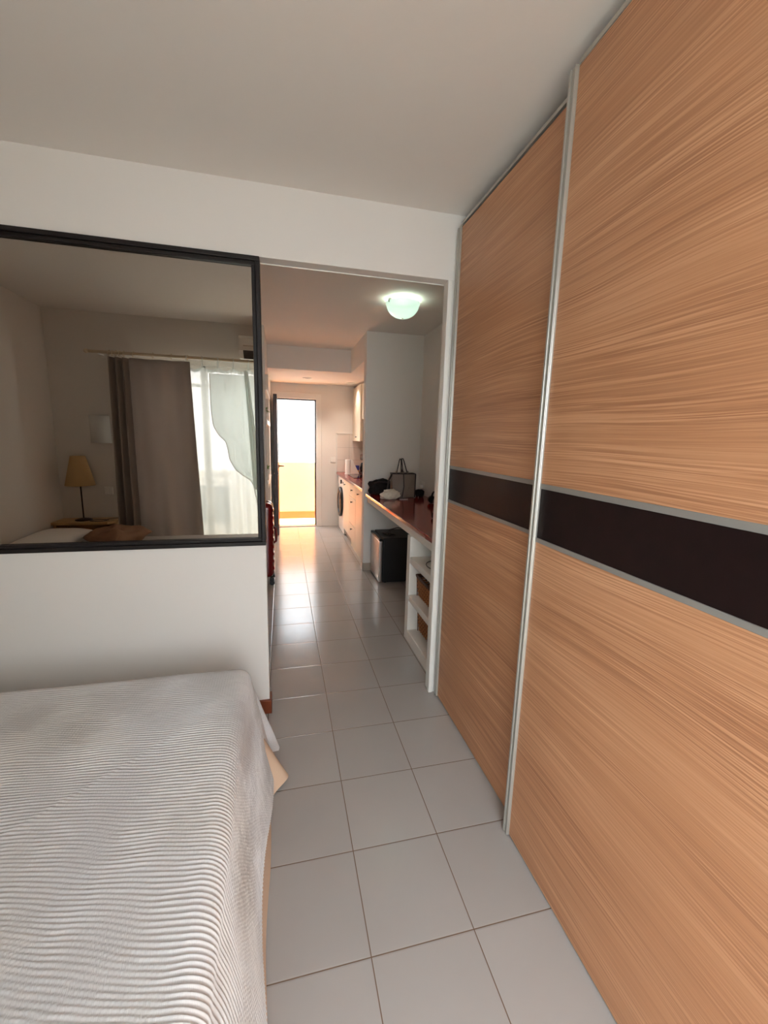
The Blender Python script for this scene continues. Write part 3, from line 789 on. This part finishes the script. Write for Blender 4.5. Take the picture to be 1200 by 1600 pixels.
# mini fridge under the counter
fg = empty('mini_fridge', (1.20, 4.27, 0), 'black mini fridge with steel door under the red counter', 'fridge')
MB().box(1.005, 1.42, 4.075, 4.50, 0.012, 0.490, 0.006).build('body', M['fridgeblack'], fg)
MB().box(0.962, 0.998, 4.07, 4.50, 0.016, 0.458, 0.010, 3).build('door', M['steel'], fg)
MB().box(0.960, 1.0, 4.07, 4.50, 0.458, 0.484, 0.006).build('door_cap', M['black'], fg)
MB().box(0.998, 1.006, 4.08, 4.49, 0.03, 0.47).build('door_gasket', M['black'], fg)
MB().box(0.959, 0.963, 4.10, 4.135, 0.055, 0.075, .001).build('badge', M['chrome'], fg)
for (x, y) in ((1.04, 4.11), (1.04, 4.46), (1.38, 4.11), (1.38, 4.46)):
    MB().disc((x, y, 0.006), (0, 0, 1), 0.014, 0.012, 12).build('foot', M['black'], fg)
(MB().tube([(1.40, 4.44, .496), (1.33, 4.36, .52), (1.22, 4.32, .545), (1.13, 4.30, .53), (1.08, 4.24, .498), (1.10, 4.18, .495), (1.16, 4.20, .495), (1.10, 4.26, .497), (1.05, 4.3, .496)], 0.0045, 8).build('power_cord', M['black'], fg, smooth=True))

# handbag
hb = empty('handbag', (1.21, 4.15, 0.90), 'structured grey-brown handbag with dark edging and two upright handles', 'handbag')
def bagbody(mb, w0, w1, d0, d1, h, cx, cy, z0):
    a = [(-w0/2, -d0/2), (0.0, -d0/2-0.03), (w0/2, -d0/2), (w0/2, d0/2), (-w0/2, d0/2)]
    b2 = [(-w1/2, -d1/2), (-0.01, -d1/2-0.01), (w1/2, -d1/2), (w1/2, d1/2), (-w1/2, d1/2)]
    A = [mb.bm.verts.new((cx+p[0], cy+p[1], z0)) for p in a]; B = [mb.bm.verts.new((cx+p[0], cy+p[1], z0+h)) for p in b2]
    mb.bm.faces.new(A[::-1]); mb.bm.faces.new(B)
    for i in range(5): mb.bm.faces.new((A[i], A[(i+1) % 5], B[(i+1) % 5], B[i]))
    bmesh.ops.bevel(mb.bm, geom=list(mb.bm.edges), offset=0.006, segments=2, affect='EDGES')
    return mb
bx, by = 1.232, 4.22
bagbody(MB(), 0.235, 0.25, 0.13, 0.10, 0.245, bx, by, 0.902).build('body', M['taupe'], hb)
MB().tube([(bx-0.01, by-0.064, 1.148), (bx-0.006, by-0.080, 1.02), (bx-0.03, by-0.098, 0.908)], 0.005, 6).build('front_seam', M['bagtrim'], hb)
MB().tube([(bx+0.125, by-0.052, 1.148), (bx+0.118, by-0.066, 0.906)], 0.007, 6).build('side_piping', M['bagtrim'], hb)
MB().tube([(bx-0.125, by-0.05, 1.15), (bx, by-0.062, 1.15), (bx+0.125, by-0.05, 1.15), (bx+0.125, by+0.05, 1.15), (bx-0.125, by+0.05, 1.15)], 0.005, 6, closed=True).build('top_piping', M['bagtrim'], hb)
for pts in ([(-0.082, 1.145), (-0.072, 1.20), (-0.056, 1.285), (-0.048, 1.306), (-0.040, 1.306), (-0.036, 1.285), (-0.034, 1.20), (-0.030, 1.145)],
            [(0.012, 1.145), (0.004, 1.20), (-0.008, 1.285), (-0.006, 1.308), (0.004, 1.306), (0.016, 1.28), (0.038, 1.21), (0.060, 1.145)]):
    yy = by-0.045 if pts[0][0] < 0 else by+0.03
    MB().tube([(bx+p[0], yy, p[1]) for p in pts], 0.0055, 8).build('handle', M['bagtrim'], hb, smooth=True)
    for p in (pts[0], pts[-1]):
        MB().box(bx+p[0]-0.011, bx+p[0]+0.011, yy-0.005, yy+0.005, 1.13, 1.172, 0.003).build('handle_tab', M['taupe'], hb)
MB().tube([(bx-0.12, by-0.02, 1.15), (bx-0.155, by-0.03, 1.09), (bx-0.168, by-0.03, 1.0), (bx-0.155, by-0.03, 0.94), (bx-0.12, by-0.04, 0.915)], 0.009, 8).build('shoulder_strap', M['bagtrim'], hb, smooth=True)
MB().tube([(bx-0.036, by-0.055, 1.26), (bx-0.034, by-0.058, 1.21), (bx-0.03, by-0.058, 1.19)], 0.003, 6).disc((bx-0.028, by-0.058, 1.182), (0, 1, 0), 0.014, 0.006, 16).build('charm', M['bagtrim'], hb)

def blob(name, c, size, material, label, cat, seed, amp, fl=0.35, parent=None, rot=0):
    mb = MB()
    bmesh.ops.create_icosphere(mb.bm, subdivisions=5, radius=1)
    for v in mb.bm.verts:
        p = v.co.copy()
        d = 1 + amp*noise.noise(p*1.6+Vector((seed, 0, 0))) + amp*0.5*noise.noise(p*4+Vector((0, seed, 0))) + amp*0.25*abs(noise.noise(p*9+Vector((0, seed, 5))))
        # squarer, sack-like
        q = Vector([math.copysign(abs(t)**0.75, t) for t in p])*d
        x, y, z = q.x*size[0]/2, q.y*size[1]/2, q.z*size[2]/2
        z = max(z, -size[2]/2*0.85) + size[2]/2*0.85
        ca, sa = math.cos(rot), math.sin(rot)
        v.co = Vector((c[0]+x*ca-y*sa, c[1]+x*sa+y*ca, c[2]+z))
    o = mb.build(name, material, parent, smooth=True)
    if parent is None: tag(o, label, cat)
    return o
bb = empty('black_bag', (1.04, 4.45, 0.90), 'soft black bag with a looped strap on the far end of the red counter', 'bag')
blob('body', (1.045, 4.46, 0.902), (0.26, 0.13, 0.17), M['blackcloth'], None, None, 3, 0.28, parent=bb, rot=-0.1)
MB().tube([(0.955, 4.44, 0.965), (0.92, 4.42, 0.968), (0.908, 4.42, 0.945), (0.918, 4.41, 0.915), (0.95, 4.41, 0.910), (0.96, 4.42, .94)], 0.007, 8).build('strap_loop', M['blackcloth'], bb, smooth=True)
MB().tube([(0.965, 4.41, 1.03), (1.02, 4.392, 1.045), (1.09, 4.39, 1.04), (1.14, 4.40, 1.03)], 0.006, 8).build('zip_band', M['bagtrim'], bb, smooth=True)
blob('cloth_pouch', (1.062, 4.07, 0.902), (0.175, 0.10, 0.10), M['whitecloth'], 'small crumpled cream cloth pouch in front of the black bag', 'pouch', 8, 0.35, rot=0.2)
tag(MB().tube([(1.15, 4.03, 0.905), (1.19, 4.02, 0.905), (1.24, 4.03, .905)], 0.004, 6).build('charging_cable', M['plug'], smooth=True), 'short white cable end beside the cream pouch', 'cable')
blob('black_cable_pile', (1.425, 4.22, 0.902), (0.09, 0.08, 0.085), M['blackcloth'], 'small black bundle beside the handbag under the wall plug', 'bundle', 14, 0.35)
sk = empty('wall_plug', (1.52, 4.35, 0.96), 'white plug and charger on the wall above the red counter', 'socket')
MB().box(1.508, 1.519, 4.33, 4.41, 0.965, 1.05, .004).build('cover_plate', M['plug'], sk); MB().box(1.47, 1.508, 4.345, 4.385, 0.975, 1.015, .006).build('plug', M['plug'], sk)
MB().tube([(1.475, 4.36, .985), (1.45, 4.33, .94), (1.43, 4.28, .908), (1.38, 4.12, .905)], 0.003, 6).build('cord', M['plug'], sk)
hp = empty('headphones', (1.42, 3.75, 0.90), 'black headphones on the red counter beside the jamb', 'headphones')
MB().tube([(1.40+0.0*math.sin(t), 3.70+0.075*math.cos(PI*t/12), 0.935+0.085*math.sin(PI*t/12)) for t in range(13)], 0.009, 8).build('headband', M['black'], hp, smooth=True)
for y in (3.63, 3.775): MB().disc((1.40, y, 0.938), (0, 1, 0), 0.036, 0.03, 20).build('ear_cup', M['black'], hp)
ms = empty('sunglasses', (1.16, 3.0, 0.90), 'small dark sunglasses on the red counter nearest the jamb', 'sunglasses')
MB().disc((1.15, 2.96, 0.925), (1, .3, 0), 0.022, 0.003, 16).disc((1.14, 3.02, 0.925), (1, .3, 0), 0.022, 0.003, 16).build('lens', M['black'], ms)
MB().tube([(1.15, 2.94, .93), (1.25, 2.93, .91)], 0.003, 6).tube([(1.14, 3.04, .93), (1.24, 3.06, .91)], 0.003, 6).tube([(1.15, 2.98, .93), (1.143, 3.0, .93)], 0.003, 6).build('temple', M['black'], ms)

# ------------------------------------------------------------ red suitcase behind the partition
st = empty('suitcase', (-0.27, 4.32, 0), 'glossy dark red hard-shell suitcase standing just behind the half wall', 'suitcase')
mb = MB().box(-0.545, -0.098, 4.20, 4.33, 0.075, 0.845, 0.055, 5); mb.build('shell', M['red_case'], st, smooth=True)
mb = MB().box(-0.545, -0.098, 4.335, 4.46, 0.075, 0.845, 0.055, 5); mb.build('shell', M['red_case'], st, smooth=True)
MB().box(-0.54, -0.103, 4.325, 4.34, 0.08, 0.84, 0.03, 3).build('zip_seam', M['black'], st)
MB().tube([(-0.10, 4.31, 0.42), (-0.074, 4.31, 0.44), (-0.070, 4.31, 0.50), (-0.074, 4.31, 0.57), (-0.10, 4.31, 0.59)], 0.012, 8).build('side_handle', M['red_case'], st, smooth=True)
rb = MB()
for z in [0.16+0.075*i for i in range(9)]:
    rb.box(-0.103, -0.094, 4.22, 4.31, z, z+0.03, 0.004)
rb.build('ribs', M['red_case'], st)
for (x, y) in ((-0.12, 4.22), (-0.12, 4.43), (-0.50, 4.22), (-0.50, 4.43)):
    wv = MB().box(x-0.022, x+0.022, y-0.018, y+0.018, 0.045, 0.08, 0.006).build('wheel_housing', M['black'], st)
    MB().disc((x, y-0.010, 0.026), (0, 1, 0), 0.025, 0.014, 18).disc((x, y+0.010, 0.026), (0, 1, 0), 0.025, 0.014, 18).build('wheel', M['black'], wv)

# ------------------------------------------------------------ recess shelves with plants
for z, lb in ((1.985, 'highest'), (1.625, 'middle'), (0.93, 'lowest')):
    tag(MB().box(-0.62, -0.150, 4.772, 5.945, z, z+0.05, 0.003).build('wall_shelf', M['white']), 'white shelf in the left hallway recess, %s of the three' % lb, 'shelf', 'recess shelves')
def plant(c, r, h, label, n=34):
    root = empty('potted_plant', c, label, 'plant', 'potted plants on the recess shelves')
    MB().lathe(c[0], c[1], [(0.001, c[2]+.001), (r*0.75, c[2]+.001), (r, c[2]+h), (r*0.92, c[2]+h), (r*0.85, c[2]+h-0.012), (0.001, c[2]+h-0.012)], 28).build('pot', M['pot'], root, smooth=True)
    lf = MB()
    rnd = random.Random(int(c[2]*100))
    for _ in range(n):
        a = rnd.uniform(0, 2*PI); el = rnd.uniform(0.2, 1.3); L_ = rnd.uniform(0.05, 0.095)
        d = Vector((math.cos(a)*math.cos(el), math.sin(a)*math.cos(el), math.sin(el)))
        sd_ = Vector((-math.sin(a), math.cos(a), 0))
        b0 = Vector((c[0], c[1], c[2]+h-0.012)) + d*0.01
        tip = b0 + d*L_ + Vector((0, 0, -0.02))
        mid_ = b0 + d*L_*0.55 + Vector((0, 0, 0.004))
        vs = [lf.bm.verts.new(p) for p in (b0, mid_+sd_*0.011, tip, mid_-sd_*0.011)]
        lf.bm.faces.new(vs)
    lf.build('leaves', M['leaf'], root, solid=0.001)
plant((-0.197, 5.05, 1.676), 0.046, 0.10, 'small green plant in a white pot on the middle recess shelf')
plant((-0.195, 5.15, 0.981), 0.045, 0.13, 'small green plant in a tall white pot on the lowest recess shelf')

# ------------------------------------------------------------ entrance door
fd = struct(MB().box(DX0-0.075, DX0, YF-0.02, 7.10, 0, DZ+0.09, .004).box(DX1, DX1+0.085, YF-0.02, 7.10, 0, DZ+0.09, .004).box(DX0, DX1, YF-0.02, 7.10, DZ, DZ+0.09, .004)
            .build('door_1', M['white'], origin=O0), 'open entrance door with white frame at the end of the hallway', 'door')
ORG['door_1'] = Vector(O0)
MB().box(DX0, DX0+0.018, 7.10, 7.19, 0, DZ).box(DX1-0.018, DX1, 7.10, 7.19, 0, DZ).box(DX0, DX1, 7.10, 7.19, DZ-0.018, DZ).build('dark_rebate', M['doorbrown'], fd)
MB().box(DX0, DX1, 7.03, 7.2, 0.0, 0.012, .003).build('threshold', M['skirting'], fd)
lf = MB().box(-0.112, -0.074, 6.42, 7.04, 0.012, 2.10, 0.003).build('door_leaf', M['doorleaf'], fd)
MB().box(-0.116, -0.064, 6.395, 6.42, 0.012, 2.10, 0.003).box(-0.074, -0.066, 6.42, 7.03, 0.012, 2.10, .001).build('dark_edge', M['doorbrown'], lf)
MB().disc((-0.050, 6.47, 1.06), (1, 0, 0), 0.025, 0.012, 18).tube([(-0.046, 6.47, 1.06), (0.010, 6.47, 1.06), (0.018, 6.48, 1.06), (0.020, 6.57, 1.06)], 0.010, 10).build('handle', M['knob'], lf, smooth=True)
MB().disc((-0.060, 6.47, 0.95), (1, 0, 0), 0.018, 0.012, 16).disc((-0.118, 6.47, 0.95), (1, 0, 0), 0.018, 0.012, 16).build('lock', M['chrome'], lf)
sw = empty('light_switch', (0.835, YF, 1.08), 'square white light switch beside the entrance door', 'switch')
MB().box(0.785, 0.87, YF-0.010, YF, 1.085, 1.17, 0.004).build('cover_plate', M['plug'], sw); MB().box(0.80, 0.855, YF-0.014, YF-0.010, 1.10, 1.155, .002).build('rocker', M['plug'], sw)

# gallery outside the entrance
struct(MB().box(-3, 4, 7.2, 7.84, -0.12, -0.01).build('floor_gallery', M['terra'], origin=O0), 'sunlit terracotta floor outside the entrance', 'floor')
struct(MB().box(-3, 4, 7.84, 7.99, -0.1, 1.035).build('wall_gallery', M['parapet'], origin=O0), 'sunlit cream parapet outside the entrance', 'wall')
struct(MB().box(-3, 4, 7.83, 7.84, -0.01, 0.12).build('trim_6', M['skirt_orange'], origin=O0), 'terracotta skirting along the parapet', 'skirting')
nb = empty('neighbouring_building', (1, 10.5, -3), 'overexposed white rendered building with a sloping gable beyond the parapet', 'building')
MB().box(-4, 5, 10.5, 11.0, -3, 3.0).build('wall', M['outwhite'], nb)
MB().prism([(0.3, -3), (5, -3), (5, 3), (1.0, 3)], 'y', 10.25, 10.5).build('gable', M['outwhite'], nb)
MB().box(-4, 5, 10.35, 10.5, 1.0, 1.06).build('ledge', M['outwhite'], nb)

# ------------------------------------------------------------ kitchen
KX = 0.905
wt = tag(MB().box(KX-0.018, 1.519, 4.677, 7.032, 0.893, 0.93, 0.006).build('kitchen_worktop', M['red_top']), 'dusky red kitchen worktop along the right wall by the entrance', 'worktop')
def knob(par, y, z, x=KX):
    MB().tube([(x-0.001, y, z), (x-0.016, y, z), (x-0.026, y, z)], [0.006, 0.006, 0.014], 12).build('knob', M['knob'], par, smooth=True)
wm = empty('washing_machine', (1.18, 6.66, 0), 'white front-loading washing machine at the far end of the kitchen', 'washing machine')
MB().box(KX+0.012, 1.48, 6.32, 6.96, 0.012, 0.885, 0.008).build('body', M['white'], wm)
MB().box(KX+0.004, KX+0.014, 6.325, 6.955, 0.745, 0.88, .003).build('control_panel', M['plug'], wm)
MB().disc((KX-0.004, 6.56, 0.815), (1, 0, 0), 0.032, 0.02, 24).build('dial', M['black'], wm)
MB().box(KX, KX+0.006, 6.36, 6.44, 0.80, 0.83, .002).build('display', M['black'], wm)
dq = Vector((KX+0.006, 6.62, 0.49))
dm = MB(); dm.tube([(dq.x-0.012, dq.y+0.19*math.cos(t*2*PI/40), dq.z+0.215*math.sin(t*2*PI/40)) for t in range(40)], 0.026, 10, closed=True); dd_ = dm.build('porthole_ring', M['black'], wm, smooth=True)
g = MB()
g.bm.verts.ensure_lookup_table()
cen = g.bm.verts.new((dq.x-0.045, dq.y, dq.z)); r1 = [g.bm.verts.new((dq.x-0.03, dq.y+0.11*math.cos(t*2*PI/32), dq.z+0.125*math.sin(t*2*PI/32))) for t in range(32)]
r2 = [g.bm.verts.new((dq.x-0.010, dq.y+0.175*math.cos(t*2*PI/32), dq.z+0.20*math.sin(t*2*PI/32))) for t in range(32)]
for t in range(32):
    g.bm.faces.new((cen, r1[t], r1[(t+1) % 32])); g.bm.faces.new((r1[t], r2[t], r2[(t+1) % 32], r1[(t+1) % 32]))
g.build('porthole_glass', M['drum'], wm, smooth=True)
def cabinet(y0, y1, label, fronts, kick=True):
    root = empty('kitchen_cabinet', (1.2, (y0+y1)/2, 0), label, 'cabinet', 'base cabinets under the red worktop')
    MB().box(KX+0.022, 1.48, y0+0.002, y1-0.002, 0.13, 0.89).build('body', M['cream'], root)
    MB().box(KX+(0.05 if kick else 0.03), KX+0.07, y0+0.002, y1-0.002, 0.0, 0.13).build('plinth', M['skirting'] if kick else M['cream'], root)
    for (z0, z1, ky, kz, kind) in fronts:
        d = MB().box(KX, KX+0.02, y0+0.004, y1-0.004, z0, z1, 0.003).build(kind, M['cream'], root)
        knob(d, ky, kz)
cabinet(5.72, 6.30, 'cream base cabinet beside the washing machine', [(0.13, 0.885, 6.12, 0.82, 'door')])
cabinet(5.21, 5.72, 'cream base cabinet of three drawers', [(0.715, 0.885, 5.47, 0.815, 'drawer'), (0.345, 0.708, 5.47, 0.655, 'drawer'), (0.13, 0.338, 5.47, 0.285, 'drawer')], False)
cabinet(4.69, 5.21, 'cream base cabinet with one door beside the cross wall', [(0.13, 0.885, 4.99, 0.825, 'door')], False)
uc = empty('wall_cabinet', (1.33, 6.6, 1.45), 'white wall cabinet above the worktop in the kitchen corner', 'cabinet')
MB().box(1.17, 1.519, 6.30, 7.03, 1.46, 2.30).build('body', M['cream'], uc)
ud = MB().box(1.15, 1.17, 6.32, 7.02, 1.455, 2.30, .003).build('door', M['cream'], uc)
MB().tube([(1.149, 6.62, 1.52), (1.134, 6.62, 1.52), (1.125, 6.62, 1.52)], [0.006, 0.006, 0.013], 12).build('knob', M['knob'], ud, smooth=True)
uc2 = empty('wall_cabinet', (1.33, 5.9, 1.78), 'shorter white wall cabinet nearest the cross wall', 'cabinet')
MB().box(1.19, 1.519, 5.55, 6.29, 1.79, 2.30).build('body', M['cream'], uc2)
MB().box(1.17, 1.19, 5.56, 6.28, 1.785, 2.30, .003).build('door', M['cream'], uc2)
# things on the worktop
pr = empty('paper_towel_roll', (1.05, 6.60, 0.93), 'upright white paper towel roll on the kitchen worktop', 'paper towels')
MB().lathe(1.03, 6.66, [(0.015, 0.935), (0.048, 0.935), (0.05, 0.94), (0.05, 1.16), (0.015, 1.16)], 28).build('roll', M['paper'], pr, smooth=False)
MB().prism([(1.06, 1.17), (1.085, 1.165), (1.20, 0.935), (1.06, 0.935)], 'y', 6.612, 6.614).build('loose_sheet', M['paper'], pr)
MB().disc((1.03, 6.66, 0.933), (0, 0, 1), 0.062, 0.006, 24).build('holder_base', M['plug'], pr)
pk = empty('blue_packet', (1.17, 6.78, 0.93), 'small blue and yellow packet behind the paper towels', 'packet')
MB().box(1.15, 1.225, 6.74, 6.78, 0.931, 1.06, .004).build('packet', M['blue'], pk); MB().box(1.18, 1.215, 6.737, 6.74, 0.94, 0.985).build('printed_patch', M['yellow'], pk)
cm = empty('coffee_maker', (1.30, 6.75, 0.93), 'black coffee maker on the worktop beside the cross wall', 'coffee maker')
MB().box(1.245, 1.42, 6.62, 6.86, 0.931, 0.96, .006).box(1.32, 1.42, 6.62, 6.86, 0.96, 1.22, .01).box(1.25, 1.42, 6.63, 6.85, 1.15, 1.24, .015).build('body', M['black'], cm)
MB().lathe(1.285, 6.74, [(0.001, .962), (0.045, .962), (0.055, 1.02), (0.04, 1.09), (0.03, 1.11)], 24).build('carafe', M['drum'], cm, smooth=True)
tag(MB().box(1.0, 1.45, 5.95, 6.50, 0.931, 0.937, .002).build('hob', M['drum']), 'flat black glass hob set on the red worktop', 'hob')
sn = empty('sink', (1.2, 5.45, 0.93), 'dark red-edged sink set in the kitchen worktop', 'sink')
MB().box(1.02, 1.42, 5.2, 5.65, 0.931, 0.936, .002).build('rim', M['red_top'], sn); MB().box(1.05, 1.39, 5.23, 5.62, 0.9362, 0.938, 0).build('basin', M['drum'], sn)
for (x, y, lb) in ((0.366, 6.316, 'small round recessed downlight near the entrance door'), (1.03, 6.55, 'small round recessed downlight over the kitchen worktop')):
    dl = empty('downlight', (x, y, 2.335), lb, 'downlight', 'recessed downlights')
    MB().tube([(x+0.055*math.cos(t*2*PI/32), y+0.055*math.sin(t*2*PI/32), 2.333) for t in range(32)], 0.008, 8, closed=True).build('trim_ring', M['white'], dl, smooth=True)
    MB().disc((x, y, 2.333), (0, 0, 1), 0.047, 0.004, 24).build('bulb', M['chrome'], dl)
    sl = bpy.data.lights.new('downlight_beam', 'SPOT'); sl.energy = 75 if x < 0.8 else 22; sl.color = (1.0, 0.80, 0.66); sl.spot_size = 2.1; sl.spot_blend = 0.8; sl.shadow_soft_size = 0.04
    so_ = bpy.data.objects.new('downlight_beam', sl); COL.objects.link(so_); so_.parent = dl; so_.location = (0, 0, -0.012)
